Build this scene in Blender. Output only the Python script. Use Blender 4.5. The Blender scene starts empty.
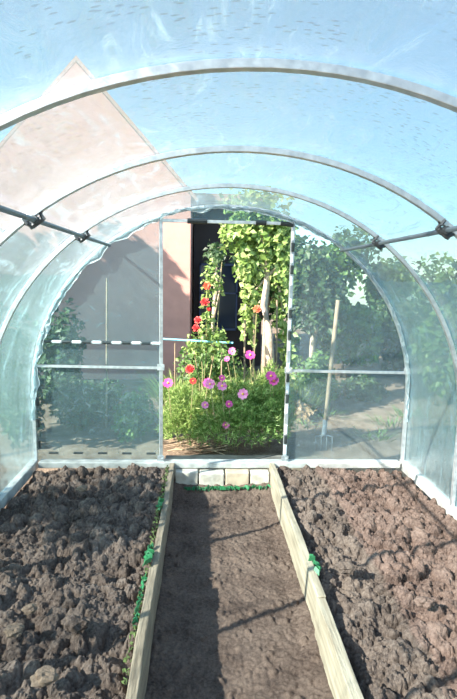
import bpy, math, random
import numpy as np
from mathutils import Vector, Matrix, noise
random.seed(7); rng = np.random.default_rng(7)
scn = bpy.context.scene; COL = scn.collection
PI = math.pi
# ------------------------------------------------------------ camera numbers
F, CX, CZ, YAW, PIT, ROLL = 488.75, -0.173, 1.483, 0.0529, 0.1452, 0.0199
YF, SP, HS, RA, RB = 3.823, 0.83, 0.564, 1.5, 1.46     # end wall, hoop spacing, straight side, hoop radii
PZ, PW = -0.21, 0.38                                    # path level, half width
fw = Vector((math.sin(YAW)*math.cos(PIT), math.cos(YAW)*math.cos(PIT), -math.sin(PIT)))
rt = Vector((math.cos(YAW), -math.sin(YAW), 0)); up = rt.cross(fw)
rt2 = rt*math.cos(ROLL)+up*math.sin(ROLL); up2 = -rt*math.sin(ROLL)+up*math.cos(ROLL)
CAM = Vector((CX, 0, CZ))
def at(px, py, Y):
    d = fw + rt2*((px-228.5)/F) - up2*((py-349.5)/F)
    return CAM + d*(Y/d.y)
def floor_at(px, py, z=PZ):
    d = fw + rt2*((px-228.5)/F) - up2*((py-349.5)/F)
    return CAM + d*((z-CZ)/d.z)
cd = bpy.data.cameras.new('camera'); cam = bpy.data.objects.new('camera', cd); COL.objects.link(cam)
cd.sensor_fit = 'VERTICAL'; cd.sensor_height = 36; cd.lens = 36*F/699; cd.clip_start = .02; cd.clip_end = 400
M4 = Matrix((rt2, up2, -fw)).transposed().to_4x4(); M4.translation = CAM; cam.matrix_world = M4
scn.camera = cam

# ------------------------------------------------------------ materials
def nt(name):
    m = bpy.data.materials.new(name); m.use_nodes = True; t = m.node_tree
    for n in list(t.nodes): t.nodes.remove(n)
    out = t.nodes.new('ShaderNodeOutputMaterial')
    return m, t, out
def N(t, kind, **kw):
    n = t.nodes.new('ShaderNode'+kind)
    for k, v in kw.items():
        if k[0] == 'i':
            key = k[1:]; key = int(key) if key.isdigit() else key.replace('_', ' ')
            n.inputs[key].default_value = v
        else: setattr(n, k, v)
    return n
def L(t, a, b): t.links.new(a, b)
def ramp(t, fac, stops):
    r = t.nodes.new('ShaderNodeValToRGB'); e = r.color_ramp.elements
    while len(e) < len(stops): e.new(.5)
    for i, (p, c) in enumerate(stops):
        e[i].position = p; e[i].color = (*c, 1) if len(c) == 3 else c
    L(t, fac, r.inputs[0]); return r.outputs[0]
def mat(name, c1, c2=None, scale=20, rough=.8, metal=0, bump=0, bscale=None, detail=6, stretch=None, spec=.5):
    m, t, out = nt(name); p = N(t, 'BsdfPrincipled'); L(t, p.outputs[0], out.inputs[0])
    tc = N(t, 'TexCoord'); src = tc.outputs['Object']
    if stretch:
        mp = N(t, 'Mapping'); mp.inputs['Scale'].default_value = stretch; L(t, src, mp.inputs[0]); src = mp.outputs[0]
    nz = N(t, 'TexNoise', iScale=scale, iDetail=detail); L(t, src, nz.inputs['Vector'])
    c2 = c2 or tuple(v*.8 for v in c1)
    L(t, ramp(t, nz.outputs[0], [(.3, c1), (.7, c2)]), p.inputs['Base Color'])
    p.inputs['Roughness'].default_value = rough; p.inputs['Metallic'].default_value = metal
    p.inputs['Specular IOR Level'].default_value = spec
    if bump:
        n2 = N(t, 'TexNoise', iScale=bscale or scale*2, iDetail=8); L(t, src, n2.inputs['Vector'])
        b = N(t, 'Bump', iStrength=1.0, iDistance=bump); L(t, n2.outputs[0], b.inputs['Height']); L(t, b.outputs[0], p.inputs['Normal'])
    return m
def leafmat(name, cols, trans=.35):
    m, t, out = nt(name); g = N(t, 'NewGeometry')
    c = ramp(t, g.outputs['Random Per Island'], [(i/(max(1, len(cols)-1)), x) for i, x in enumerate(cols)])
    p = N(t, 'BsdfPrincipled'); p.inputs['Roughness'].default_value = .5; L(t, c, p.inputs['Base Color'])
    tr = N(t, 'BsdfTranslucent'); L(t, c, tr.inputs[0])
    mx = N(t, 'MixShader'); mx.inputs[0].default_value = trans
    L(t, p.outputs[0], mx.inputs[1]); L(t, tr.outputs[0], mx.inputs[2]); L(t, mx.outputs[0], out.inputs[0])
    return m
def film(name, tint, haze, hazecol, drops=False, edge=.45, glossr=.12, streak=.25, mscale=(5, 1.6, 5), mrot=(.5, .3, .5)):
    """thin polythene: clear transmission, milky scatter that grows towards grazing view, and a clear-coat gloss"""
    m, t, out = nt(name)
    tc = N(t, 'TexCoord'); O = tc.outputs['Object']
    tr = N(t, 'BsdfTransparent'); tr.inputs[0].default_value = (*tint, 1)
    df = N(t, 'BsdfDiffuse'); df.inputs[0].default_value = (*[v*.8 for v in hazecol], 1)
    tl = N(t, 'BsdfTranslucent'); tl.inputs[0].default_value = (*hazecol, 1)
    sc = N(t, 'MixShader'); sc.inputs[0].default_value = .6; L(t, df.outputs[0], sc.inputs[1]); L(t, tl.outputs[0], sc.inputs[2])
    # haze factor = base + cloudy patches + creases + grazing
    n1 = N(t, 'TexNoise', iScale=2.2, iDetail=5, iRoughness=.6); L(t, O, n1.inputs['Vector'])
    mp = N(t, 'Mapping'); mp.inputs['Scale'].default_value = mscale; mp.inputs['Rotation'].default_value = mrot; L(t, O, mp.inputs[0])
    n2 = N(t, 'TexNoise', iScale=2.0, iDetail=7, iRoughness=.65, iDistortion=1.5); L(t, mp.outputs[0], n2.inputs['Vector'])
    crease = ramp(t, n2.outputs[0], [(.55, (0, 0, 0)), (.72, (1, 1, 1))])
    lw = N(t, 'LayerWeight', iBlend=.25)
    def math_(op, a, b=None, c=None):
        n = N(t, 'Math', operation=op)
        for i, v in enumerate((a, b, c)):
            if v is None: continue
            if isinstance(v, (int, float)): n.inputs[i].default_value = v
            else: L(t, v, n.inputs[i])
        return n.outputs[0]
    h = math_('MULTIPLY_ADD', n1.outputs[0], haze*.8, haze*.6)
    h = math_('MULTIPLY_ADD', crease, streak, h)
    h = math_('MULTIPLY_ADD', lw.outputs['Facing'], edge, h)
    h = math_('MINIMUM', h, .93)
    m1 = N(t, 'MixShader'); L(t, h, m1.inputs[0]); L(t, tr.outputs[0], m1.inputs[1]); L(t, sc.outputs[0], m1.inputs[2])
    last = m1.outputs[0]
    if drops:   # dark little dashes of water and grit lying on the sheet
        mp2 = N(t, 'Mapping'); mp2.inputs['Scale'].default_value = (26, 70, 26); L(t, O, mp2.inputs[0])
        nd = N(t, 'TexNoise', iScale=1.1, iDetail=2); L(t, mp2.outputs[0], nd.inputs['Vector'])
        v = N(t, 'TexVoronoi', iScale=1.0); L(t, mp2.outputs[0], v.inputs['Vector'])
        sp = ramp(t, v.outputs['Distance'], [(.2, (1, 1, 1)), (.3, (0, 0, 0))])
        n3 = N(t, 'TexNoise', iScale=3.0, iDetail=3); L(t, O, n3.inputs['Vector'])
        gate = ramp(t, n3.outputs[0], [(.42, (0, 0, 0)), (.52, (1, 1, 1))])
        f = math_('MULTIPLY', math_('MULTIPLY', sp, gate), .33)
        dd = N(t, 'BsdfDiffuse'); dd.inputs[0].default_value = (.2, .25, .27, 1)
        m3 = N(t, 'MixShader'); L(t, f, m3.inputs[0]); L(t, last, m3.inputs[1]); L(t, dd.outputs[0], m3.inputs[2]); last = m3.outputs[0]
    bmp = N(t, 'Bump', iStrength=.5, iDistance=.02); L(t, n2.outputs[0], bmp.inputs['Height'])
    gl = N(t, 'BsdfGlossy'); gl.inputs['Roughness'].default_value = glossr; L(t, bmp.outputs[0], gl.inputs['Normal'])
    fr = N(t, 'Fresnel', iIOR=1.45); L(t, bmp.outputs[0], fr.inputs['Normal'])
    m2 = N(t, 'MixShader'); L(t, math_('MULTIPLY', fr.outputs[0], .6), m2.inputs[0]); L(t, last, m2.inputs[1]); L(t, gl.outputs[0], m2.inputs[2])
    L(t, m2.outputs[0], out.inputs[0])
    return m

M = {}
M['steel'] = mat('galvanised', (.74, .76, .78), (.5, .52, .55), 30, .38, .75, .001)
M['darksteel'] = mat('weathered_steel', (.2, .25, .29), (.13, .16, .19), 30, .5, .4)
M['clamp'] = mat('clamp_steel', (.12, .13, .14), (.06, .065, .07), 40, .5, .5)
M['white'] = mat('white_clip', (.8, .83, .85), (.6, .65, .68), 60, .35)
M['black'] = mat('black_clip', (.03, .04, .045), (.015, .02, .02), 60, .4)
M['rail'] = mat('film_wrapped_wood', (.5, .49, .47), (.26, .26, .25), 12, .35, 0, .004, 14)
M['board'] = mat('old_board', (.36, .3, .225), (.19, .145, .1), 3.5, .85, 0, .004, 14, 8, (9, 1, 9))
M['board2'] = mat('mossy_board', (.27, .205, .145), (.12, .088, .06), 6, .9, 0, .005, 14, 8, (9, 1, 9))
M['brick'] = mat('pale_block', (.55, .5, .44), (.36, .31, .26), 14, .9, 0, .004)
M['brick2'] = mat('buff_block', (.48, .38, .28), (.36, .27, .2), 14, .9, 0, .004)
M['net'] = mat('green_plastic', (.03, .2, .075), (.02, .1, .04), 30, .5)
M['moss'] = mat('green_moss', (.11, .15, .04), (.06, .08, .025), 40, .9)
M['film_top'] = film('film_overhead', (.88, .96, .98), .15, (.6, .87, .97), drops=True, edge=.22, streak=.38)
M['film_side'] = film('film_side', (.74, .92, .95), .13, (.42, .77, .86), edge=.26, streak=.4, mscale=(4, 4.5, .8), mrot=(.35, 0, 0))
M['film_right'] = film('film_right', (.72, .90, .90), .34, (.5, .8, .84), edge=.34, streak=.5, mscale=(4, 4.5, .8), mrot=(-.35, 0, 0))
M['film_end'] = film('film_end', (.74, .86, .87), .22, (.6, .76, .82), edge=.2, streak=.12)
M['film_endl'] = film('film_end_misty', (.62, .80, .84), .24, (.46, .68, .74), edge=.2, streak=.15)
M['fold'] = film('film_gathered', (.85, .95, .97), .55, (.9, .96, .98), edge=.3, streak=.5)

def soilmat(name, a, b, c):
    m, t, out = nt(name); p = N(t, 'BsdfPrincipled'); L(t, p.outputs[0], out.inputs[0])
    tc = N(t, 'TexCoord'); O = tc.outputs['Object']
    n1 = N(t, 'TexNoise', iScale=5, iDetail=9, iRoughness=.65); L(t, O, n1.inputs['Vector'])
    n2 = N(t, 'TexNoise', iScale=70, iDetail=6, iRoughness=.7); L(t, O, n2.inputs['Vector'])
    ad = N(t, 'Math', operation='MULTIPLY_ADD'); L(t, n2.outputs[0], ad.inputs[0]); ad.inputs[1].default_value = .6; 
    ml = N(t, 'Math', operation='MULTIPLY'); L(t, n1.outputs[0], ml.inputs[0]); ml.inputs[1].default_value = .5
    L(t, ml.outputs[0], ad.inputs[2])
    L(t, ramp(t, ad.outputs[0], [(.38, a), (.54, b), (.72, c)]), p.inputs['Base Color'])
    p.inputs['Roughness'].default_value = 1; p.inputs['Specular IOR Level'].default_value = .1
    n3 = N(t, 'TexNoise', iScale=90, iDetail=8, iRoughness=.8); L(t, O, n3.inputs['Vector'])
    bp = N(t, 'Bump', iStrength=1.0, iDistance=.009); L(t, n3.outputs[0], bp.inputs['Height']); L(t, bp.outputs[0], p.inputs['Normal'])
    return m
M['soil'] = soilmat('bed_soil', (.035, .023, .019), (.125, .088, .074), (.22, .162, .136))
M['path'] = soilmat('trodden_soil', (.045, .029, .024), (.11, .074, .06), (.175, .122, .098))
M['garden'] = soilmat('garden_soil', (.07, .05, .035), (.17, .13, .095), (.32, .26, .2))

# ------------------------------------------------------------ mesh helpers
class MB:
    def __init__(s): s.v = []; s.f = []
    def add(s, vs, fs):
        o = len(s.v); s.v += [tuple(v) for v in vs]; s.f += [tuple(i+o for i in f) for f in fs]
    def box(s, x0, x1, y0, y1, z0, z1, n=1, wob=0, axis=1):
        """box, subdivided along its long axis with a slight wobble"""
        lo = [x0, y0, z0]; hi = [x1, y1, z1]; a = axis; b, c = [i for i in range(3) if i != a]
        vs = []; fs = []
        for k in range(n+1):
            t = k/n
            for (u, w) in ((0, 0), (1, 0), (1, 1), (0, 1)):
                p = [0, 0, 0]; p[a] = lo[a]+(hi[a]-lo[a])*t
                p[b] = hi[b] if u else lo[b]; p[c] = hi[c] if w else lo[c]
                if wob:
                    q = Vector(p)*4; p[b] += wob*noise.noise(q); p[c] += wob*noise.noise(q+Vector((9, 3, 1)))
                vs.append(p)
        for k in range(n):
            for j in range(4):
                fs.append((4*k+j, 4*k+(j+1) % 4, 4*k+4+(j+1) % 4, 4*k+4+j))
        fs += [(3, 2, 1, 0), (4*n, 4*n+1, 4*n+2, 4*n+3)]
        s.add(vs, fs); return s
    def tube(s, pts, r, seg=8, square=False, up=Vector((0, 0, 1))):
        pts = [Vector(p) for p in pts]; n = len(pts); rs = r if isinstance(r, (list, tuple)) else [r]*n
        if square: seg = 4
        vs = []; fs = []
        for i, p in enumerate(pts):
            d = (pts[min(i+1, n-1)]-pts[max(i-1, 0)]).normalized()
            a = d.cross(up)
            if a.length < .05: a = d.cross(Vector((1, .3, 0)))
            a.normalize(); b = a.cross(d).normalized()
            for k in range(seg):
                th = 2*PI*(k+(.5 if square else 0))/seg
                vs.append(p+(a*math.cos(th)+b*math.sin(th))*rs[i])
        for i in range(n-1):
            for k in range(seg):
                fs.append((i*seg+k, i*seg+(k+1) % seg, (i+1)*seg+(k+1) % seg, (i+1)*seg+k))
        fs += [tuple(range(seg))[::-1], tuple((n-1)*seg+k for k in range(seg))]
        s.add(vs, fs); return s
    def blob(s, c, r, sx=1, sy=1, sz=1, rough=.25, lev=2, seed=0):
        import bmesh
        bm = bmesh.new(); bmesh.ops.create_icosphere(bm, subdivisions=lev, radius=1)
        c = Vector(c); off = Vector((seed*3.1, seed*1.7, seed*.9)); vs = []
        for v in bm.verts:
            k = 1+rough*(noise.noise(v.co*1.6+off)+.5*noise.noise(v.co*4+off))
            vs.append(c+Vector((v.co.x*sx, v.co.y*sy, v.co.z*sz))*(r*k))
        fs = [tuple(v.index for v in f.verts) for f in bm.faces]; bm.free(); s.add(vs, fs); return s
    def build(s, name, m, parent=None, smooth=False, bevel=0):
        me = bpy.data.meshes.new(name); me.from_pydata(s.v, [], s.f); me.validate(); me.update()
        me.materials.append(m)
        if smooth: me.polygons.foreach_set('use_smooth', [True]*len(me.polygons))
        o = bpy.data.objects.new(name, me); COL.objects.link(o)
        if parent is not None:
            o.parent = parent; o.matrix_parent_inverse = Matrix.Translation(-Vector(parent_loc(parent)))
        if bevel:
            b = o.modifiers.new('bevel', 'BEVEL'); b.width = bevel; b.segments = 2; b.limit_method = 'ANGLE'
        return o
def parent_loc(p):
    v = Vector(p.location)
    if p.parent: v = v*0 if p.type == 'MESH' else v
    return v
def tag(o, label=None, cat=None, group=None, kind=None):
    if label: o['label'] = label
    if cat: o['category'] = cat
    if group: o['group'] = group
    if kind: o['kind'] = kind
    return o
def empty(name, loc=(0, 0, 0)):
    o = bpy.data.objects.new(name, None); COL.objects.link(o); o.location = loc; o.empty_display_size = .1
    return o
def gridmesh(name, X, Y, Z, m, smooth=True, kind=None):
    ny, nx = X.shape
    co = np.stack([X, Y, Z], -1).reshape(-1, 3)
    i = np.arange(ny*nx).reshape(ny, nx)
    q = np.stack([i[:-1, :-1], i[:-1, 1:], i[1:, 1:], i[1:, :-1]], -1).reshape(-1, 4)
    me = bpy.data.meshes.new(name); me.vertices.add(len(co)); me.vertices.foreach_set('co', co.ravel())
    me.loops.add(q.size); me.loops.foreach_set('vertex_index', q.ravel().astype(np.int32))
    me.polygons.add(len(q)); me.polygons.foreach_set('loop_start', np.arange(0, q.size, 4, dtype=np.int32))
    me.update(calc_edges=True); me.validate(); me.materials.append(m)
    me.polygons.foreach_set('use_smooth', [smooth]*len(q))
    o = bpy.data.objects.new(name, me); COL.objects.link(o)
    if kind: o['kind'] = kind
    return o
def vnoise(x, y, s, seed):
    """smooth value noise on arrays"""
    g = np.random.default_rng(seed).random((512, 512)); x = x*s+37.3; y = y*s+91.7
    xi = np.floor(x).astype(int); yi = np.floor(y).astype(int); fx = x-xi; fy = y-yi
    fx = fx*fx*(3-2*fx); fy = fy*fy*(3-2*fy)
    a = g[yi % 512, xi % 512]; b = g[yi % 512, (xi+1) % 512]; c = g[(yi+1) % 512, xi % 512]; d = g[(yi+1) % 512, (xi+1) % 512]
    return (a*(1-fx)+b*fx)*(1-fy)+(c*(1-fx)+d*fx)*fy
def fbm(x, y, s, seed, o=4, g=.5):
    r = 0; a = 1; t = 0
    for k in range(o): r = r+a*(vnoise(x, y, s*2**k, seed+k)-.5); t += a; a *= g
    return r/t*2

# ------------------------------------------------------------ world, sun
w = bpy.data.worlds.new('sky'); scn.world = w; w.use_nodes = True; t = w.node_tree
bg = t.nodes['Background']; sky = t.nodes.new('ShaderNodeTexSky'); sky.sky_type = 'NISHITA'; sky.sun_disc = False
SUND = Vector((1.28, .75, -1)).normalized()
sky.sun_elevation = math.asin(-SUND.z); sky.sun_rotation = math.atan2(-SUND.x, -SUND.y)
sky.air_density = 1.0; sky.dust_density = .6; sky.ozone_density = 2.0
tint = t.nodes.new('ShaderNodeMix'); tint.data_type = 'RGBA'; tint.blend_type = 'MULTIPLY'; tint.inputs[0].default_value = 1
L(t, sky.outputs[0], tint.inputs[6]); tint.inputs[7].default_value = (.86, 1.05, 1.02, 1)
L(t, tint.outputs[2], bg.inputs[0]); bg.inputs[1].default_value = .5
sd = bpy.data.lights.new('sun', 'SUN'); sd.energy = 24; sd.angle = .009; sd.color = (1, .88, .76)
so = bpy.data.objects.new('sun', sd); COL.objects.link(so); so.rotation_euler = SUND.to_track_quat('-Z', 'Y').to_euler(); so.location = (-6, -3, 8)
vs = scn.view_settings; vs.view_transform = 'Standard'; vs.look = 'None'; vs.gamma = 1; vs.exposure = -.14; vs.use_curve_mapping = False

# ------------------------------------------------------------ ground, soil
Y0 = -1.2
gy, gx = np.meshgrid(np.linspace(-6, 26, 330), np.linspace(-14, 14, 280), indexing='ij')
gz = PZ-.012+.03*fbm(gx, gy, 1.2, 5)+.02*fbm(gx, gy, 5, 9)
gz = np.where((np.abs(gx) < 1.7) & (gy < YF+.35), PZ-.07, gz)
gridmesh('ground', gx, gy, gz, M['garden'], kind='structure')
def clods(X, Y, x0, x1, y0, y1, dx, n, rmin, rmax, seed, flat=.75, p=2.2):
    H = np.zeros_like(X); r_ = np.random.default_rng(seed)
    ys = Y[:, 0]; xs = X[0]
    warpx = .35*fbm(X, Y, 22, seed+50, 3); warpy = .35*fbm(X, Y, 22, seed+60, 3)
    for k in range(n):
        cx = r_.uniform(x0, x1); cy = r_.uniform(y0, y1); r = rmin+(rmax-rmin)*r_.random()**p
        a = r_.uniform(0, PI); e = r_.uniform(.65, 1.0); zc = r_.uniform(-.5, .25)*r
        i0, i1 = np.searchsorted(ys, (cy-1.4*r, cy+1.4*r)); j0, j1 = np.searchsorted(xs, (cx-1.4*r, cx+1.4*r))
        if i1 <= i0 or j1 <= j0: continue
        u = (X[i0:i1, j0:j1]-cx)/r+warpx[i0:i1, j0:j1]; v = (Y[i0:i1, j0:j1]-cy)/r+warpy[i0:i1, j0:j1]
        U = u*math.cos(a)+v*math.sin(a); V = (-u*math.sin(a)+v*math.cos(a))/e
        d = 1-U*U-V*V; b = np.where(d > 0, zc+flat*r*np.clip(d, 0, 1)**.4, 0)
        H[i0:i1, j0:j1] = np.maximum(H[i0:i1, j0:j1], b)
    return H
def bed(name, x0, x1, seed, mound):
    ys = np.concatenate([np.linspace(Y0, 1.3, 160), np.arange(1.305, YF-.03, .0048)])
    xs = np.arange(x0, x1+.001, .0052)
    Yg, Xg = np.meshgrid(ys, xs, indexing='ij')
    H = clods(Xg, Yg, x0, x1, 1.1, YF, .005, 3600, .010, .05, seed, .75, 2.6)
    H2 = clods(Xg, Yg, x0, x1, 1.1, YF, .005, 9000, .005, .014, seed+1)
    ed = np.clip(np.minimum(np.minimum(Xg-x0, x1-Xg), YF-.03-Yg)/.1, 0, 1)
    Z = -.074-.025*(1-ed)+mound*(fbm(Xg, Yg, 2.2, seed+2, 3))+H*1.4+H2*1.25+.014*fbm(Xg, Yg, 30, seed+3, 4, .6)+.03*fbm(Xg, Yg, 8, seed+7, 3)
    return gridmesh(name, Xg, Yg, Z, M['soil'], smooth=False, kind='stuff'), None
s1, _ = bed('bed_soil', -1.482, -.432, 11, .05)
tag(s1, 'dark brown dug soil filling the left planting bed, partly in shade', 'soil')
s2, _ = bed('bed_soil', .43, 1.482, 31, .035)
tag(s2, 'sunlit crumbly brown soil filling the right planting bed', 'soil')
ys = np.arange(1.2, YF-.03, .005); xs = np.arange(-.39, .391, .005)
Yg, Xg = np.meshgrid(ys, xs, indexing='ij')
Z = PZ-.008+.02*fbm(Xg, Yg, 3, 71)+.008*fbm(Xg, Yg, 22, 75)+clods(Xg, Yg, -.38, .38, 1.2, YF, .005, 2200, .004, .026, 77, .6, 4)*.9+.006*fbm(Xg, Yg, 60, 78, 3)
Z += .02*np.clip((np.abs(Xg)-.3)/.08, 0, 1)+.06*np.clip((Yg-(YF-.3))/.18, 0, 1)**2
gridmesh('floor', Xg, Yg, Z, M['path'], kind='structure')
ys = np.linspace(Y0, 1.2, 40); Yg, Xg = np.meshgrid(ys, xs[::4], indexing='ij')
gridmesh('floor', Xg, Yg, PZ-.008+.02*fbm(Xg, Yg, 3, 71), M['path'], kind='structure')
# some big separate clods / stones lying on the beds
def clod(px, py, r, seed, label, m=None, z=0.0):
    p = floor_at(px, py, z+.02)
    b = MB().blob((p.x, p.y, z+.01), r, 1, .8, .62, .45, 3, seed)
    return tag(b.build('soil_clod', m or M['soil'], None), label, 'clod', 'large clods on the left bed' if px < 200 else 'large clods on the right bed')
M['clod'] = soilmat('dry_clod', (.14, .09, .07), (.2, .14, .105), (.26, .18, .14))
clod(45, 674, .045, 1, 'large pale dry clod near the bottom left corner', M['clod'], .02)
clod(75, 622, .05, 2, 'big rounded clod crowning the mound on the left bed', None, .03)
clod(14, 628, .035, 3, 'pale clod at the left picture edge on the left bed', M['clod'], .02)
clod(30, 607, .03, 4, 'small pale clod just above the mound on the left bed', M['clod'], .02)
clod(82, 487, .034, 5, 'flat reddish clod near the far end of the left bed', M['clod'], .03)
clod(345, 565, .045, 6, 'large brown clod in the middle of the right bed', None, .02)
clod(425, 600, .04, 7, 'wide clod towards the right picture edge on the right bed', None, .02)

# ------------------------------------------------------------ edging boards, rails, bricks
def board(y0, y1, x0, x1, z0, z1, m, label, skew=0):
    b = MB().box(x0, x1, y0, y1, z0, z1, 14, .006)
    b.v = [(x+skew*(y-y0), y, z) for x, y, z in b.v]
    o = b.build('edging_board', m, bevel=.004); return tag(o, label, 'board', 'wooden path edging boards')
board(2.32, YF-.03, -.428, -.39, PZ-.04, .0, M['board2'], 'weathered mossy edging board left of the path, far length')
board(Y0, 2.31, -.43, -.39, PZ-.04, .028, M['board2'], 'taller edging board left of the path, near length')
board(2.1, YF-.03, .385, .425, PZ-.04, .0, M['board'], 'pale sunlit edging board right of the path, far length', -.004)
board(Y0, 2.09, .375, .42, PZ-.04, .0, M['board'], 'browner edging board right of the path, near length')
def rail(x0, x1, y0, y1, z0, z1, label, axis):
    b = MB().box(x0, x1, y0, y1, z0, z1, 30, .005, axis)
    return tag(b.build('base_rail', M['rail'], bevel=.006), label, 'rail')
rail(-1.54, -1.485, Y0, YF+.03, -.07, .01, 'white film-wrapped base rail along the left side wall', 1)
rail(1.485, 1.54, Y0, YF+.03, -.07, .01, 'white film-wrapped base rail along the right side wall', 1)
rail(-1.47, 1.47, YF-.045, YF+.04, -.045, .004, 'white film-wrapped sill across the foot of the end wall', 0)
xs_ = [-.385, -.195, .015, .215, .38]
for k in range(4):
    nm = ['leftmost and shaded by the board', 'second from the left, whitest', 'third from the left, buff coloured', 'rightmost against the right board'][k]
    b = MB().box(xs_[k]+.006, xs_[k+1]-.006, YF-.115, YF-.0, PZ-.02, -.05-.01*(k % 2), 6, .008, 0)
    tag(b.build('block', M['brick2' if k == 2 else 'brick'], bevel=.008), 'block under the sill at the path end, '+nm, 'block', 'pale blocks under the door sill')
# green netting scraps
def scrap(name, pts, h, label, m='net', thick=.012, n=10, seed=0):
    mb = MB(); r_ = random.Random(seed)
    P = [Vector(p) for p in pts]
    for i in range(len(P)-1):
        for k in range(n):
            c = P[i].lerp(P[i+1], (k+r_.random())/n)
            a = r_.uniform(0, PI); s = h*r_.uniform(.5, 1.1)
            u = Vector((math.cos(a), math.sin(a), r_.uniform(-.4, .4)))*s*.6; v = Vector((r_.uniform(-.5, .5), r_.uniform(-.5, .5), 1)).normalized()*s*.5
            q = c+Vector((r_.uniform(-thick, thick), r_.uniform(-thick, thick), s*.3)); d = u.cross(v).normalized()*.0015
            mb.add([q-u-v+d, q+u-v*.6+d, q+u*.7+v+d, q-u*.8+v*.8+d, q-u-v-d, q+u-v*.6-d, q+u*.7+v-d, q-u*.8+v*.8-d],
                   [(0, 1, 2, 3), (7, 6, 5, 4), (0, 4, 5, 1), (1, 5, 6, 2), (2, 6, 7, 3), (3, 7, 4, 0)])
    return tag(mb.build(name, M[m]), label, 'netting' if m == 'net' else 'moss', kind=None if m == 'net' else 'stuff')
scrap('green_netting', [(-.3, YF-.17, PZ+.04), (0, YF-.16, PZ+.04), (.37, YF-.15, PZ+.045)], .03, 'strip of green netting lying across the far end of the path', n=34, seed=1)
scrap('green_netting', [(-.445, 2.95, .01), (-.445, 3.08, .01)], .032, 'green netting scrap on the left board nearest the sill', seed=2)
scrap('green_netting', [(-.45, 2.35, .015), (-.445, 2.52, .01)], .035, 'green netting scrap beside the joint of the left boards', n=14, seed=3)
scrap('green_netting', [(-.452, 1.9, .0), (-.448, 2.25, .01)], .022, 'thin green netting edge along the nearer left board', n=24, thick=.006, seed=4)
scrap('green_netting', [(.435, 2.28, .0), (.435, 2.42, .0)], .03, 'green netting scrap beside the right board', seed=5)
scrap('green_moss', [(-.45, 1.6, .0), (-.44, YF-.1, .0)], .014, 'green moss and weeds along the outer edge of the left boards', 'moss', .015, 170, 6)

# ------------------------------------------------------------ hoops, film shell
def prof(s, r=0.0, n=None):
    """point on the hoop profile, s in 0..1 from left foot to right foot, offset r outward"""
    Ls = HS; La = PI*RA*.987; T = 2*Ls+La; d = s*T
    if d < Ls: return (-RA-r, d)
    if d > T-Ls: return (RA+r, T-d)
    a = PI*(1-(d-Ls)/La); return ((RA+r)*math.cos(a), HS+(RB+r)*math.sin(a))
hy = [YF-k*SP for k in range(7)]
names = ['', 'third and farthest free-standing galvanised hoop, just before the end wall', 'galvanised hoop in the middle, second from the viewer',
         'nearest and widest galvanised hoop, crossing the top of the picture', 'galvanised hoop directly above the viewer', 'galvanised hoop behind the viewer', 'rearmost galvanised hoop behind the viewer']
hoops = []
for k in range(1, 6):
    n = 72; vs_ = []; fs_ = []
    for i in range(n+1):
        for (dr, dy) in ((-.013, -.013), (.011, -.013), (.011, .013), (-.013, .013)):
            x, z = prof(i/n, dr); vs_.append((x, hy[k]+dy, z))
    for i in range(n):
        for j in range(4): fs_.append((4*i+j, 4*i+(j+1) % 4, 4*i+4+(j+1) % 4, 4*i+4+j))
    fs_ += [(3, 2, 1, 0), (4*n, 4*n+1, 4*n+2, 4*n+3)]
    mb = MB(); mb.add(vs_, fs_); o = mb.build('greenhouse_hoop', M['steel'], bevel=.002)
    tag(o, names[k], 'hoop', 'galvanised hoops carrying the film'); hoops.append(o)
# film sheet along the tunnel: three structure meshes that share their borders
def shell(name, s0, s1, m):
    ns = int(150*(s1-s0)*2)+2; ny = 130
    S = np.linspace(s0, s1, ns); YY = np.linspace(Y0, YF+.02, ny)
    X = np.zeros((ny, ns)); Z = X.copy(); Yg = X.copy()
    for i, y in enumerate(YY):
        ph = ((y-YF) % SP)/SP; sag = math.sin(PI*ph)
        for j, s in enumerate(S):
            side = abs(s-.5)*2
            q = Vector((s*9+y*2.2, y*1.1, 3)); q2 = Vector((s*30+y*9, y*4-s*8, 1))
            wr = noise.noise(q)*.02*sag*(1.2*side+.1)+noise.noise(q2)*.006*sag*(.3+side)
            edge = min(1, min(s, 1-s)*20)
            x, z = prof(s, .016-(.012*sag*side)*edge+wr*edge)
            X[i, j] = x; Z[i, j] = z; Yg[i, j] = y
    return gridmesh(name, X, Yg, Z, m, kind='structure')
shell('wall_left', 0, .27, M['film_side']); shell('ceiling', .27, .73, M['film_top']); shell('wall_right', .73, 1, M['film_right'])
# end wall film (either side of the door and above it)
DX0, DX1, DZ = at(161, 340, YF).x, at(289, 340, YF).x, at(225, 222, YF).z
def topz(x): return HS+RB*math.sqrt(max(0, 1-(x/RA)**2))
def endfilm(name, x0, x1, zlow, m):
    nx, nz = 60, 70
    xs = np.linspace(x0, x1, nx); X = np.zeros((nz, nx)); Z = X.copy(); Y = X.copy()
    for j, x in enumerate(xs):
        tz = topz(x)-.005
        for i in range(nz):
            t_ = i/(nz-1); z = zlow+(tz-zlow)*t_
            X[i, j] = x; Z[i, j] = z
            e = math.sin(PI*t_)*math.sin(PI*j/(nx-1))
            Y[i, j] = YF+.024+e*(.012*noise.noise(Vector((x*2.5, z*2.5, 3)))+.003*noise.noise(Vector((x*9+z*6, z*4, 8))))
    return gridmesh(name, X, Y, Z, m, kind='structure')
endfilm('wall_back_left', -1.495, DX0, -.01, M['film_endl']); endfilm('wall_back_right', DX1, 1.495, -.01, M['film_end'])
endfilm('wall_back_top', DX0, DX1, DZ, M['film_endl'])
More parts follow.
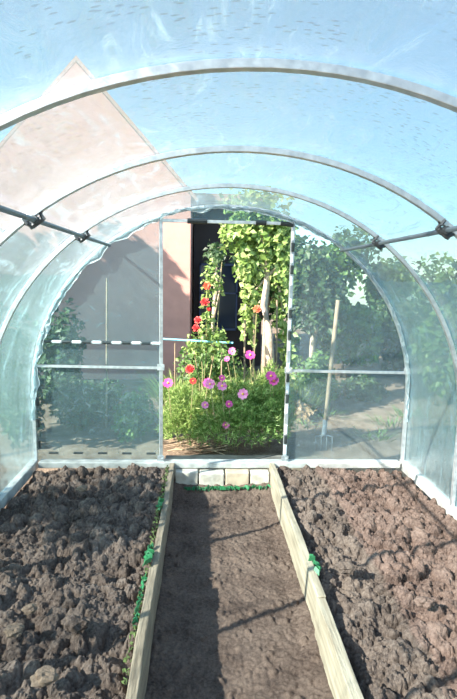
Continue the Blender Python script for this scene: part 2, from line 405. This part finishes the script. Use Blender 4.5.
# gathered film along the end hoop
def fold(s0, s1, wmax, label, seed):
    n = int(420*(s1-s0))+20; K = 7; vs_ = []; fs_ = []
    for i in range(n+1):
        s = s0+(s1-s0)*i/n
        w_ = wmax*(.55+.45*noise.noise(Vector((s*40, seed, 0))))*min(1, .25+6*min(i/n, 1-i/n))
        for k in range(K):
            u = k/(K-1)
            off = .004-u*w_+.012*noise.noise(Vector((s*90, u*3, seed)))
            x, z = prof(s, off)
            y = YF-.02-.02*math.sin(u*PI*2.5+noise.noise(Vector((s*60, 0, seed)))*4)-.014*noise.noise(Vector((s*140, u*5, seed+4)))
            vs_.append((x, y, z))
    for i in range(n):
        for k in range(K-1): fs_.append((i*K+k, i*K+k+1, (i+1)*K+k+1, (i+1)*K+k))
    mb = MB(); mb.add(vs_, fs_); o = mb.build('film_fold', M['fold'])
    sm = o.modifiers.new('solid', 'SOLIDIFY'); sm.thickness = .0015
    return tag(o, label, 'plastic film')
fold(.06, .44, .085, 'crumpled white plastic film gathered along the left of the end arch', 2)
fold(.44, .66, .07, 'crumpled film gathered over the top of the end arch above the doorway', 5)
fold(.66, .94, .035, 'narrow gathered film down the right of the end arch', 9)

# ------------------------------------------------------------ end frame
ef = tag(empty('end_frame', (0, YF, 0)), 'galvanised end wall frame with door posts, crossbars and film clips', 'frame')
def clipseq(a, b, n, parent, pat='bw', gap=.2, r=.014):
    a = Vector(a); b = Vector(b)
    for k in range(n):
        c = pat[k % len(pat)]
        if c == '-': continue
        p0 = a.lerp(b, (k+gap/2)/n); p1 = a.lerp(b, (k+1-gap/2)/n)
        o = MB().tube([p0, p1], r, 8).build('film_clip', M['black' if c == 'b' else 'white'], parent)
        o['label'] = 'black film clip' if c == 'b' else 'white film clip'
def bar(name, a, b, r, parent, m='steel', square=True):
    return MB().tube([a, b], r, 8, square).build(name, M[m], parent)
n = 72; vs_ = []; fs_ = []
for i in range(n+1):
    for (dr, dy) in ((-.013, -.013), (.011, -.013), (.011, .013), (-.013, .013)):
        x, z = prof(i/n, dr); vs_.append((x, YF+dy, z))
for i in range(n):
    for j in range(4): fs_.append((4*i+j, 4*i+(j+1) % 4, 4*i+4+(j+1) % 4, 4*i+4+j))
mb = MB(); mb.add(vs_, fs_); arch = mb.build('end_hoop', M['steel'], ef)
pl = bar('door_post', (DX0, YF, 0), (DX0, YF, topz(DX0)-.01), .017, ef)
pr = bar('door_post', (DX1, YF, 0), (DX1, YF, topz(DX1)-.01), .017, ef)
hd = bar('door_header', (DX0, YF, DZ), (DX1, YF, DZ), .016, ef)
zb = at(100, 367, YF).z; zr = at(345, 371, YF).z
cl_ = bar('crossbar', (-RA+.01, YF, zb+.005), (DX0, YF, zb-.003), .013, ef)
cr_ = bar('crossbar', (DX1, YF, zr-.002), (RA-.01, YF, zr-.01), .014, ef)
zc = at(100, 342, YF).z
cs = bar('clip_bar', (-RA+.06, YF, zc), (DX0, YF, zc-.005), .01, ef)
clipseq((-RA+.08, YF-.008, zc), (DX0, YF-.008, zc-.005), 12, cs, 'bw', .15, .012)
clipseq((-RA+.03, YF-.014, .1), (-RA+.03, YF-.014, .62), 6, arch, 'b-', .3, .016)
clipseq((-RA+.1, YF-.018, .075), (DX0-.03, YF-.018, .07), 9, arch, 'b-', .25, .009)
clipseq((DX1, YF-.014, .06), (DX1, YF-.014, DZ-.05), 21, pr, 'wbw-wb', .2, .014)
clipseq((DX0+.2, YF-.01, DZ), (DX0+.35, YF-.01, DZ), 1, hd, 'b', .0, .02)
clipseq((DX0+.72, YF-.01, DZ), (DX0+.8, YF-.01, DZ), 1, hd, 'b', .0, .02)
clipseq((DX1-.1, YF-.01, DZ), (DX1, YF-.01, DZ-.01), 1, hd, 'b', .0, .018)
for (x, z) in ((DX0, .02), (DX0, zb), (DX1, .02), (DX1, zr), (RA-.02, zr)):
    mb = MB().box(x-.028, x+.028, YF-.022, YF-.012, z-.018, z+.03); mb.tube([(x+.012, YF-.03, z+.004), (x+.012, YF-.01, z+.004)], .008)
    mb.build('bracket', M['steel'], ef)
for sx in (-1, 1):
    a = .925
    X = sx*RA*math.cos(a); Zp = HS+RB*math.sin(a)
    t_ = tag(empty('purlin', (X, 1.5, Zp)), 'dark steel purlin running along the %s side under the hoops' % ('left' if sx < 0 else 'right'), 'bar', 'side purlins')
    nrm = Vector((-math.cos(a)*sx, 0, -math.sin(a)))
    c = Vector((X, 0, Zp))+nrm*.027
    MB().tube([c+Vector((0, Y0, 0)), c+Vector((0, YF-.02, 0))], .0115, 8).build('bar', M['darksteel'], t_)
    for k in (1, 2, 3, 4, 5):
        p = c+Vector((0, hy[k], 0))
        tx = Vector((-nrm.z, 0, nrm.x))
        mb = MB(); mb.tube([p-tx*.04-nrm*.018, p-tx*.024+nrm*.012, p+tx*.024+nrm*.012, p+tx*.04-nrm*.018], .013, 6)
        mb.tube([p-tx*.034+Vector((0, -.018, 0)), p-tx*.034-nrm*.03+Vector((0, -.018, 0))], .007, 6)
        mb.tube([p+tx*.034+nrm*.02, p+tx*.034-nrm*.04], .006, 6); mb.tube([p-tx*.034+nrm*.02, p-tx*.034-nrm*.04], .006, 6)
        mb.tube([p+Vector((0, -.03, 0)), p+Vector((0, .03, 0))], .018, 8)
        mb.build('clamp', M['clamp'], t_)

# ------------------------------------------------------------ outside: plants
def leaves(blobs, n, size, seed, face=None, droop=.3):
    """n small folded leaves inside ellipsoids (cx,cy,cz,rx,ry,rz)"""
    r_ = np.random.default_rng(seed); mb = MB()
    wts = np.array([b[3]*b[4]*b[5] for b in blobs])**.7; wts /= wts.sum()
    for k in r_.choice(len(blobs), n, p=wts):
        b = blobs[k]; d = r_.normal(size=3); d /= np.linalg.norm(d); rad = r_.random()**.45
        c = Vector((b[0]+d[0]*b[3]*rad, b[1]+d[1]*b[4]*rad, b[2]+d[2]*b[5]*rad))
        if c.z < PZ+.02: c.z = PZ+.02+r_.random()*.1
        nrm = Vector((d[0]*.6, d[1]*.6-.25, d[2]*.4+.5))+Vector(r_.normal(size=3))*.55; nrm.normalize()
        ax = nrm.cross(Vector(r_.normal(size=3))).normalized(); ay = nrm.cross(ax)
        s = size*r_.uniform(.6, 1.25)
        tip = c+ax*s; mid = c+ax*s*.45; wv = ay*s*.36
        fold_ = nrm*s*.1
        mb.add([c, mid+wv+fold_, tip-Vector((0, 0, s*droop*.4)), mid-wv+fold_, mid], [(0, 4, 1), (4, 2, 1), (0, 3, 4), (4, 3, 2)])
    return mb
LG = {'dark': leafmat('leaf_dark', [(.015, .04, .018), (.04, .09, .03), (.07, .13, .04)]),
      'mid': leafmat('leaf_mid', [(.04, .1, .03), (.1, .2, .05), (.17, .28, .07)]),
      'vine': leafmat('leaf_vine', [(.09, .17, .035), (.24, .36, .09), (.42, .52, .2), (.13, .25, .05)], .4),
      'feather': leafmat('leaf_feathery', [(.11, .22, .05), (.26, .4, .11), (.5, .6, .24)], .45),
      'dry': leafmat('leaf_dry', [(.25, .17, .09), (.36, .25, .13), (.15, .12, .06)], .2)}
M['bark'] = mat('pale_bark', (.55, .46, .36), (.33, .26, .19), 12, .9, 0, .006)
M['stem'] = mat('stem', (.2, .22, .09), (.28, .22, .12), 10, .8)
M['twig'] = mat('twig', (.34, .26, .17), (.2, .15, .1), 10, .8)
def tree(name, label, cat, base, trunk, rt_, blobs, n, size, lm, seed, group=None, bark='bark', branches=True):
    base = Vector(base); e = tag(empty(name, base), label, cat, group)
    pts = [base]+[Vector(p) for p in trunk]; k = len(pts)
    mb = MB().tube(pts, [rt_*(1-.5*i/(k-1)) for i in range(k)], 9)
    if branches:
        for b in blobs[:8]:
            c = Vector(b[:3]); j = pts[-1] if c.z > pts[-1].z else pts[max(0, k-2)]
            m_ = j.lerp(c, .5)+Vector((.05, 0, .05)); mb.tube([j, m_, c], [rt_*.45, rt_*.3, rt_*.12], 6)
    mb.build('trunk' if rt_ > .02 else 'stem', M[bark], e, smooth=True)
    leaves(blobs, n, size, seed).build('foliage', LG[lm], e)
    return e
def px_blob(px, py, Y, rpx, rpy, ry):
    c = at(px, py, Y); sc = Y/F; return (c.x, c.y, c.z, rpx*sc, ry, rpy*sc)

# vine on its pale trunk, right half of the doorway
VY = 5.9
b0 = floor_at(267, 441); VY = 5.7
e = tree('climbing_vine', 'leafy light green climber on a thick pale trunk in the doorway', 'vine', at(269, 428, VY)*1.0,
     [at(271, 372, VY-.1), at(268, 330, VY-.28), at(264, 305, VY-.25), at(268, 275, VY), at(262, 240, VY)], .06,
     [px_blob(243, 232, VY, 20, 20, .25), px_blob(272, 238, VY, 24, 26, .3), px_blob(248, 262, VY, 17, 24, .22), px_blob(280, 268, VY, 14, 30, .25),
      px_blob(251, 295, VY, 12, 22, .2), px_blob(249, 325, VY, 9, 22, .2), px_blob(282, 310, VY, 9, 40, .2), px_blob(255, 205, VY, 34, 18, .35),
      px_blob(278, 226, VY, 16, 14, .25), px_blob(228, 236, VY, 8, 14, .2), px_blob(290, 352, VY, 8, 30, .2)], 2500, .088, 'vine', 3)
e.location.z = PZ
for ch in e.children: ch.matrix_parent_inverse = Matrix.Translation(-Vector(e.location))
for (px, p1, lb) in ((276, 300, 'right of'), (253, 310, 'left of'), (244, 320, 'well to the left of')):
    a = at(px, 415, VY-.15); a.z = PZ; b = at(px+1, p1, VY-.15)
    tag(MB().tube([a, b], .012, 8).build('garden_stake', M['twig']), 'thin pale upright stake %s the vine trunk' % lb, 'stake', 'thin stakes by the vine')
# dark hedge behind the doorway and right of it
def mass(name, label, px, py, Y, rx, ry_, n, size, lm, seed, cat='tree', group='trees and shrubs behind the end wall', k=5, ydep=.5):
    r_ = random.Random(seed); bl = []
    for i in range(k): bl.append(px_blob(px+r_.uniform(-.5, .5)*rx, py+r_.uniform(-.55, .55)*ry_, Y+r_.uniform(-.2, .2), rx*r_.uniform(.45, .65), ry_*r_.uniform(.4, .6), ydep))
    bl.append(px_blob(px, py, Y, rx*.7, ry_*.75, ydep))
    c = at(px, py, Y); base = (c.x, c.y, PZ)
    return tree(name, label, cat, base, [(c.x, c.y, (c.z+PZ)/2), (c.x+.05, c.y, c.z)], .035 if name == 'shrub' else .06, bl, n, size, lm, seed, group)
mass('garden_tree', 'dark green tree right behind the climber, left part of the right end panel', 315, 290, 7.6, 34, 62, 2600, .12, 'dark', 21, ydep=.7)
mass('garden_tree', 'round green tree in the middle of the right end panel', 345, 335, 8.4, 32, 40, 2000, .12, 'mid', 22, ydep=.7)
mass('garden_tree', 'dark tree at the right end of the right end panel', 392, 330, 9.2, 38, 55, 2200, .14, 'dark', 23, ydep=.8)
mass('shrub', 'low green shrub behind the fork handle', 315, 378, 6.6, 24, 26, 1300, .09, 'mid', 24, 'shrub')
mass('shrub', 'low dark shrub between fork and right corner post', 362, 398, 7.2, 34, 24, 1500, .09, 'dark', 25, 'shrub')
mass('shrub', 'green shrub seen through the right side film', 440, 345, 6.5, 34, 52, 1700, .11, 'mid', 26, 'shrub', ydep=.5)
mass('garden_tree', 'tall pale green tree far to the right behind the side film', 500, 300, 9.5, 60, 70, 2200, .16, 'mid', 27, ydep=.9)
mass('shrub', 'dark bush low in the left end panel', 85, 405, 5.7, 44, 32, 2200, .08, 'dark', 28, 'shrub')
mass('shrub', 'flowering bush beside the left door post', 136, 415, 5.3, 28, 30, 1600, .07, 'mid', 29, 'shrub')
mass('shrub', 'dark bush at the foot of the left side film', 8, 378, 5.0, 36, 72, 3000, .08, 'dark', 30, 'shrub', ydep=.35)
mass('shrub', 'tall bush outside the left side film', -40, 330, 4.4, 34, 60, 1500, .09, 'mid', 32, 'shrub', ydep=.35)
mass('shrub', 'dark creeper hanging beside the house corner', 214, 252, 7.2, 17, 15, 380, .08, 'dark', 33, 'shrub')
mass('shrub', 'tangle of low stems behind the blue pole', 205, 362, 6.4, 48, 18, 1500, .06, 'mid', 34, 'shrub')
mass('garden_tree', 'tall dark tree whose crown fills the top of the doorway behind the climber', 268, 250, 8.2, 34, 55, 2600, .13, 'dark', 35, ydep=.5)
mass('garden_tree', 'loose tree with pale leaves above the fork handle', 335, 265, 9.8, 42, 36, 2400, .13, 'mid', 36, ydep=.6)
mass('shrub', 'tall dark shrub close behind the left end panel', 62, 360, 6.6, 26, 60, 1600, .1, 'dark', 37, 'shrub')
mass('shrub', 'dry brownish shrub left of the fork', 300, 405, 6.0, 16, 20, 700, .07, 'dry', 38, 'shrub')
mass('garden_tree', 'airy tree behind the bend of the end arch on the right', 388, 285, 11.0, 34, 34, 1900, .15, 'mid', 39, ydep=.5)
# grass/weeds between
def strands(cs, n, lean, hgt, wd, seed, y0=None):
    r_ = np.random.default_rng(seed); mb = MB()
    for i in range(n):
        c = cs[r_.integers(len(cs))]
        x, y, rx, ry, h = c
        a = r_.uniform(0, 2*PI); q = math.sqrt(r_.random())
        bx, by = x+rx*.55*q*math.cos(a), y+ry*.55*q*math.sin(a)
        H = h*r_.uniform(.35, 1.05)*hgt; ox, oy = math.cos(a)*q*rx*.75+r_.normal()*lean, math.sin(a)*q*ry*.7+r_.normal()*lean
        z0 = PZ+H*r_.uniform(0, .55); f0 = (z0-PZ)/h
        p0 = Vector((bx+ox*f0, by+oy*f0, z0)); p1 = p0+Vector((ox*.3, oy*.3, (H-(z0-PZ))*.55)); p2 = p0+Vector((ox*.75+r_.normal()*.02, oy*.75, (H-(z0-PZ))))
        s = Vector((math.cos(a+1.3), math.sin(a+1.3), 0))*wd
        mb.add([p0-s, p0+s, p1+s, p1-s, p2], [(0, 1, 2, 3), (3, 2, 4)])
        if r_.random() < .6:   # little side threads
            for g in (-1, 1):
                e_ = p1+Vector((r_.normal()*.035, r_.normal()*.035, .02+r_.random()*.03)); mb.add([p1-s*.6, p1+s*.6, e_], [(0, 1, 2)])
    return mb
def feather(x, y, rx, ry, H, n, seed):
    """dome of fine thread-like leaves growing in tufts"""
    r_ = np.random.default_rng(seed); mb = MB()
    for i in range(n):
        d = r_.normal(size=3); d /= np.linalg.norm(d); d[2] = abs(d[2])*1.1-.15; q = r_.random()**.4
        lump = 1+.28*noise.noise(Vector((d[0]*2+seed, d[1]*2, d[2]*2)))
        c = Vector((x+d[0]*rx*q*lump, y+d[1]*ry*q*lump, PZ+.02+max(0, .3*H+d[2]*H*.72*q*lump)))
        out_ = Vector((d[0], d[1], d[2]+.9)).normalized(); L_ = r_.uniform(.035, .075)
        for k in range(7):
            v = (out_+Vector(r_.normal(size=3))*.6).normalized()*L_; s_ = v.cross(Vector(r_.normal(size=3))).normalized()*.0028
            m_ = c+v*.5; mb.add([c-s_, c+s_, m_+s_, m_-s_, c+v+Vector((0, 0, -.006))], [(0, 1, 2, 3), (3, 2, 4)])
    return mb
petal = leafmat('petal_pink', [(.6, .12, .36), (.7, .25, .48), (.55, .08, .3)], .3)
petal2 = leafmat('petal_magenta', [(.5, .04, .25), (.62, .1, .35)], .3)
petalr = leafmat('petal_red', [(.5, .015, .02), (.6, .03, .025), (.35, .01, .015)], .2)
petalo = leafmat('petal_orange', [(.85, .16, .06), (.8, .1, .05)], .2)
M['yellow'] = mat('flower_center_yellow', (.8, .55, .08), (.6, .35, .05), 80)
def flower(c, r, m, parent, seed, np_=8, double=False, face=None):
    r_ = random.Random(seed); f = Vector(face or (r_.uniform(-.5, .3), -1, r_.uniform(.2, .9))).normalized()
    a = f.cross(Vector((0, 0, 1))).normalized(); b = a.cross(f); c = Vector(c); mb = MB()
    for ring in range(3 if double else 1):
        rr = r*(1-.28*ring)
        for k in range(np_):
            th = 2*PI*(k+.5*ring)/np_+r_.uniform(-.1, .1); d = a*math.cos(th)+b*math.sin(th); s = (-a*math.sin(th)+b*math.cos(th))*rr*.36
            o = c+f*(.008*ring); lift = f*rr*(.1+.28*ring)
            mb.add([o+d*rr*.1, o+d*rr*.55+s+lift*.5, o+d*rr+s*.7+lift, o+d*rr*1.05+lift*.7, o+d*rr-s*.7+lift, o+d*rr*.55-s+lift*.5],
                   [(0, 1, 2, 3), (0, 3, 4, 5)])
    fl = mb.build('flower', m, parent)
    if not double:
        q = MB().blob(c+f*.006, r*.24, rough=.1, lev=1, seed=seed).build('flower_center', M['yellow'], fl)
        q.matrix_parent_inverse = Matrix.Identity(4); q.parent = fl
    return fl
def cosmos(px, py, rpx, hpx, label, fl, n, seed):
    b = floor_at(px, py); sc = b.y/F; e = tag(empty('cosmos_plant', (b.x, b.y, PZ)), label, 'flower', 'feathery flowering plants beyond the door sill')
    R = rpx*sc; H = hpx*sc*1.0
    feather(b.x, b.y, R, .3, H, n, seed).build('foliage', LG['feather'], e)
    mb = MB()
    for (fx, fy, r, m) in fl:
        p = at(fx, fy, b.y-.22 if fy > 365 else b.y-.05)
        mb.tube([(b.x+(p.x-b.x)*.3, b.y, PZ), (b.x+(p.x-b.x)*.8, p.y+.03, (p.z+PZ)/2), p+Vector((0, .01, 0))], .004, 5)
        flower(p, .85*r*p.y/F, m, e, seed+int(fx))
    mb.build('stem', M['stem'], e)
cosmos(236, 452, 52, 78, 'largest feathery green plant with pink blooms in the middle of the doorway',
       [(243, 394, 6.5, petal), (229, 404, 4.5, petal2), (226, 425, 4.5, petal2), (205, 405, 4.5, petal), (222, 386, 6, petal), (222, 378, 4, petal2), (210, 384, 6, petal)], 2600, 41)
cosmos(270, 447, 26, 88, 'feathery plant with twin magenta blooms near the right door post',
       [(271, 376, 6.5, petal2), (274, 381, 6, petal2), (250, 355, 6, petal2), (232, 351, 4.5, petal2), (227, 359, 3.5, petal2)], 1200, 42)
cosmos(184, 446, 26, 64, 'low feathery plant with a pink bloom near the left door post',
       [(168, 383, 6, petal2), (208, 383, 6, petal2), (193, 381, 4, petalr)], 1200, 43)
# red flowered rose left of the dark window
rb_ = floor_at(200, 432); e = tag(empty('rose_bush', (rb_.x, rb_.y, PZ)), 'slender bush with red blooms in front of the dark window', 'flower')
RY = rb_.y; mb = MB()
for (a, b) in (((200, 420), (207, 285)), ((203, 420), (197, 322)), ((205, 420), (222, 262)), ((201, 420), (192, 340)), ((204, 420), (214, 310))):
    p, q = at(*a, RY), at(*b, RY); mb.tube([(rb_.x, RY, PZ), p.lerp(q, .5)+Vector((.03, 0, 0)), q], [.009, .006, .004], 5)
mb.build('stem', M['stem'], e)
leaves([px_blob(207, 318, RY, 8, 32, .1), px_blob(214, 340, RY, 15, 14, .15), px_blob(213, 280, RY, 12, 20, .1), px_blob(195, 345, RY, 14, 12, .15)], 560, .06, 8).build('foliage', LG['vine'], e)
for i, (px, py, r, m) in enumerate([(207, 286, 4, petalo), (205, 302, 4.5, petalr), (198, 320, 4, petalr), (196, 328, 3.8, petalr), (209, 309, 2.2, petalr)]):
    flower(at(px, py, RY-.13), r*RY/F, m, e, 70+i, 6, True)
e = tag(empty('dahlia_plant', (at(192, 420, 5.2).x, 5.2, PZ)), 'single scarlet bloom on a stem below the blue pole', 'flower')
p = at(190, 369, 5.2); MB().tube([(p.x+.02, 5.22, PZ), (p.x-.01, 5.22, .1), p+Vector((0, .02, 0))], .006, 5).build('stem', M['stem'], e); flower(p, .05, petalr, e, 80, 8, True)
leaves([(p.x, 5.22, p.z-.25, .07, .07, .2)], 60, .06, 81).build('foliage', LG['mid'], e)
p = at(257, 309, VY-.35); e = tag(empty('climbing_rose', (p.x, p.y, PZ)), 'single orange-red bloom on a thin stem in front of the vine', 'flower')
MB().tube([(p.x, p.y+.02, PZ), (p.x-.02, p.y+.02, .4), p+Vector((0, .02, 0))], .006, 5).build('stem', M['stem'], e); flower(p, .045, petalo, e, 82, 7, True)
# dry stalks lying at left
mb = MB(); r_ = random.Random(5)
for i in range(60):
    p = floor_at(r_.uniform(164, 215), r_.uniform(438, 452), PZ+.02); a = r_.uniform(-.4, .4)
    mb.tube([p, p+Vector((math.cos(a)*.12, math.sin(a)*.12, .03)), p+Vector((math.cos(a)*.25, math.sin(a)*.3, r_.uniform(0, .1)))], .0035, 4)
tag(mb.build('dry_stalks', M['twig']), 'dry brown stalks lying by the left door post', 'stalks', kind='stuff')
mb = strands([(at(300, 400, 6.0).x, 6.0, .3, .3, .45), (at(262, 400, 6.1).x, 6.1, .5, .3, .6), (at(180, 400, 6.3).x, 6.3, .5, .3, .5), (at(225, 400, 6.3).x, 6.3, .5, .3, .55)], 1500, .05, 1, .007, 51)
tag(mb.build('garden_weeds', LG['vine']), 'tangled pale green weeds behind the flowers', 'weeds', kind='stuff')
mb = strands([(at(300, 430, 5.6).x+k*.35, 5.4+.5*math.sin(k*2.1), .3, .2, .12) for k in range(10)], 420, .05, 1, .006, 52)
tag(mb.build('low_weeds', LG['mid']), 'sparse low weeds on the soil beyond the right panel', 'weeds', kind='stuff')

# edging strip outside the sill
b = MB().box(at(165, 456, 4.3).x, at(285, 456, 4.3).x, 4.32, 4.42, PZ-.02, PZ+.035, 8, .01, 0)
tag(b.build('garden_edging', mat('dark_edging', (.12, .11, .1), (.2, .18, .16), 10)), 'grey slab edging on the ground just outside the doorway', 'edging')
# blue pole
bl = tag(empty('blue_pole', at(198, 341, 5.15)), 'thin light blue horizontal pole on short stakes across the doorway', 'pole')
pa, pb = at(163, 339, 5.15), at(233, 343, 5.15)
MB().tube([pa, pb], .011, 10).build('pole', mat('blue_paint', (.25, .68, .8), (.2, .55, .7), 20, .4), bl)
for px in (175, 222):
    q = at(px, 342, 5.17); MB().tube([(q.x, q.y, PZ), (q.x, q.y, q.z)], .007, 6).build('support', M['twig'], bl)

# fork
FKY = floor_at(326, 449).y
fk = tag(empty('garden_fork', floor_at(326, 449)), 'garden fork with a long wooden handle stuck upright in the soil', 'fork')
h0, h1 = at(324, 432, FKY), at(338, 300, FKY)
MB().tube([h0, h0.lerp(h1, .3), h0.lerp(h1, .7), h1], [.018, .02, .021, .019], 10).build('handle', M['twig'], fk, smooth=True)
mb = MB(); mb.tube([h0+(h0-h1).normalized()*.03, h0+(h1-h0).normalized()*.13], .023, 10)
c = at(324, 436, FKY)
for k in range(4):
    x = c.x+(k-1.5)*.056
    mb.tube([(c.x+(k-1.5)*.01, FKY, c.z+.01), (x, FKY, c.z-.005), (x, FKY-.01, c.z-.06), (x, FKY, PZ-.03)], [.006, .006, .005, .004], 6)
mb.build('tines', M['darksteel'], fk)

# stakes in left panel
a = at(106, 400, 5.4); a.z = PZ
tag(MB().tube([a, at(107, 278, 5.4)], .01, 8).build('garden_stake', M['twig']), 'pale upright post seen through the left end panel', 'stake')

# ------------------------------------------------------------ house
HY = 8.0
pinkm = mat('pink_render', (.54, .29, .24), (.47, .25, .21), 6, .9, 0, .004, 60)
roofm = mat('roof_tiles', (.42, .25, .2), (.32, .19, .15), 10, .8)
darkw = mat('dark_cladding', (.05, .035, .035), (.03, .022, .022), 3, .8)
cr = at(190, 300, HY); apx = at(76, 62, HY)
xr = cr.x; xa = apx.x; xl = xa-(xr-xa); zt = apx.z; ze = at(188, 196, HY).z
house = tag(empty('house', (xa, HY, PZ)), 'pink rendered house with a gable behind the left end panel', 'building')
DEP = 3.2
vs_ = []
for y in (HY, HY+DEP): vs_ += [(xl, y, PZ), (xr, y, PZ), (xr, y, ze), (xa, y, zt), (xl, y, ze)]
mb = MB(); mb.add(vs_, [(0, 1, 2, 3, 4), (9, 8, 7, 6, 5), (0, 5, 6, 1), (1, 6, 7, 2), (2, 7, 8, 3), (3, 8, 9, 4), (4, 9, 5, 0)])
mb.build('wall', pinkm, house)
for sg in (-1, 1):
    e0 = Vector((xa, 0, zt+.02)); e1 = Vector((xr if sg > 0 else xl, 0, ze+.02)); d = (e1-e0); e1 = e1+d*.05
    mb = MB(); nn = Vector((d.z, 0, -d.x)).normalized()*(.05 if sg < 0 else -.05)
    if nn.z < 0: nn = -nn
    vv = []
    for y in (HY+.01, HY+DEP): vv += [(e0.x, y, e0.z), (e1.x, y, e1.z), (e1.x+nn.x, y, e1.z+nn.z), (e0.x+nn.x*0, y, e0.z+.08)]
    mb.add(vv, [(0, 1, 2, 3), (7, 6, 5, 4), (0, 4, 5, 1), (1, 5, 6, 2), (2, 6, 7, 3), (3, 7, 4, 0)])
    mb.build('roof', roofm, house)
# unseen tree added on the left; crown shaped to shade the lower gable wall
def upsun(px, py, drop):
    p = at(px, py, HY); return p+Vector((-1.28, -.75, 1))*drop
bl = []
for (px, py, rx, ry) in ((128, 292, 40, 42), (75, 292, 48, 46), (20, 290, 48, 44), (-30, 320, 50, 70), (150, 335, 38, 62), (100, 370, 55, 60), (20, 380, 60, 60), (164, 385, 27, 70), (172, 330, 17, 48), (180, 380, 14, 75), (142, 262, 20, 22)):
    c = upsun(px, py, 2.5); k = HY/F; bl.append((c.x, c.y, c.z, rx*k, .35, ry*k))
tc_ = upsun(70, 340, 2.5)
tree('gable_shade_caster', 'unseen leafy tree added left of the house to shade the pink gable wall', 'tree', (tc_.x, tc_.y, PZ),
     [(tc_.x, tc_.y, 1), (tc_.x+.1, tc_.y, tc_.z)], .12, bl, 8500, .19, 'dark', 130)
# dark porch wall with big windows right of the pink wall
sh = tag(empty('garden_shed', (at(225, 300, 9.4).x, 9.4, PZ)), 'dark brown outbuilding with a dark blue window beside the pink house', 'building')
x0, x1 = xr+.03, at(262, 300, 9.4).x; zt2 = at(220, 205, 9.4).z
MB().box(x0, x1, 9.4, 11, PZ, zt2).build('wall', darkw, sh)
MB().box(x0, x1+.1, 8.9, 11.1, zt2, zt2+.12).build('roof', roofm, sh)
gw = mat('window_glass_dark', (.02, .03, .08), (.012, .02, .05), 2, .12)
wf = MB(); a0, a1 = at(199, 330, 9.36), at(238, 264, 9.36)
for (u0, u1, v0, v1) in ((0, 1, 0, .03), (0, 1, .97, 1), (0, .04, 0, 1), (.96, 1, 0, 1), (0, 1, .55, .575)):
    wf.box(a0.x+(a1.x-a0.x)*u0, a0.x+(a1.x-a0.x)*u1, 9.33, 9.4, a0.z+(a1.z-a0.z)*v0, a0.z+(a1.z-a0.z)*v1)
fo = wf.build('window_frame', mat('slate_frame', (.09, .11, .2), (.06, .08, .15), 5), sh)
g_ = MB().box(a0.x, a1.x, 9.37, 9.39, a0.z, a1.z).build('window_glass', gw, sh)
# far hedge line that closes the garden
for i, (x, y, r, lab) in enumerate([(1.6, 13.6, 1.4, 'straight behind the right end panel'), (6.4, 12.5, 1.6, 'at the right of the garden'), (-6.5, 13, 1.6, 'left behind the house'), (9.6, 8, 1.6, 'far right side of the garden'), (9, 3.5, 1.4, 'right, level with the greenhouse')]):
    tree('background_tree', 'dense far tree '+lab, 'tree', (x, y, PZ), [(x, y, .7), (x, y, 1.3)], .09,
         [(x+dx*r*.6, y, 1.0+dz*r*.5, r*.8, r*.5, r*.55) for dx, dz in ((0, .2), (-1, -.2), (1, -.1), (-.4, .5), (.6, .4))], 1700, .2, 'dark' if i % 2 == 0 else 'mid', 90+i, 'far trees')

sx, sy = at(0, 0, 1).x*0-3.6, 1.45  # out-of-frame tree, added to throw a band of shade across the left bed
tree('bed_shade_caster', 'unseen tree added outside the left wall to shade the left bed', 'tree', (sx, sy, PZ), [(sx-.03, sy, .8), (sx+.02, sy, 1.9)], .03,
     [(sx-.35, sy+.05, 2.1, .42, .3, .13), (sx+.3, sy-.1, 2.0, .4, .25, .12), (sx+.0, sy+.1, 2.25, .4, .3, .12)], 900, .09, 'mid', 120)
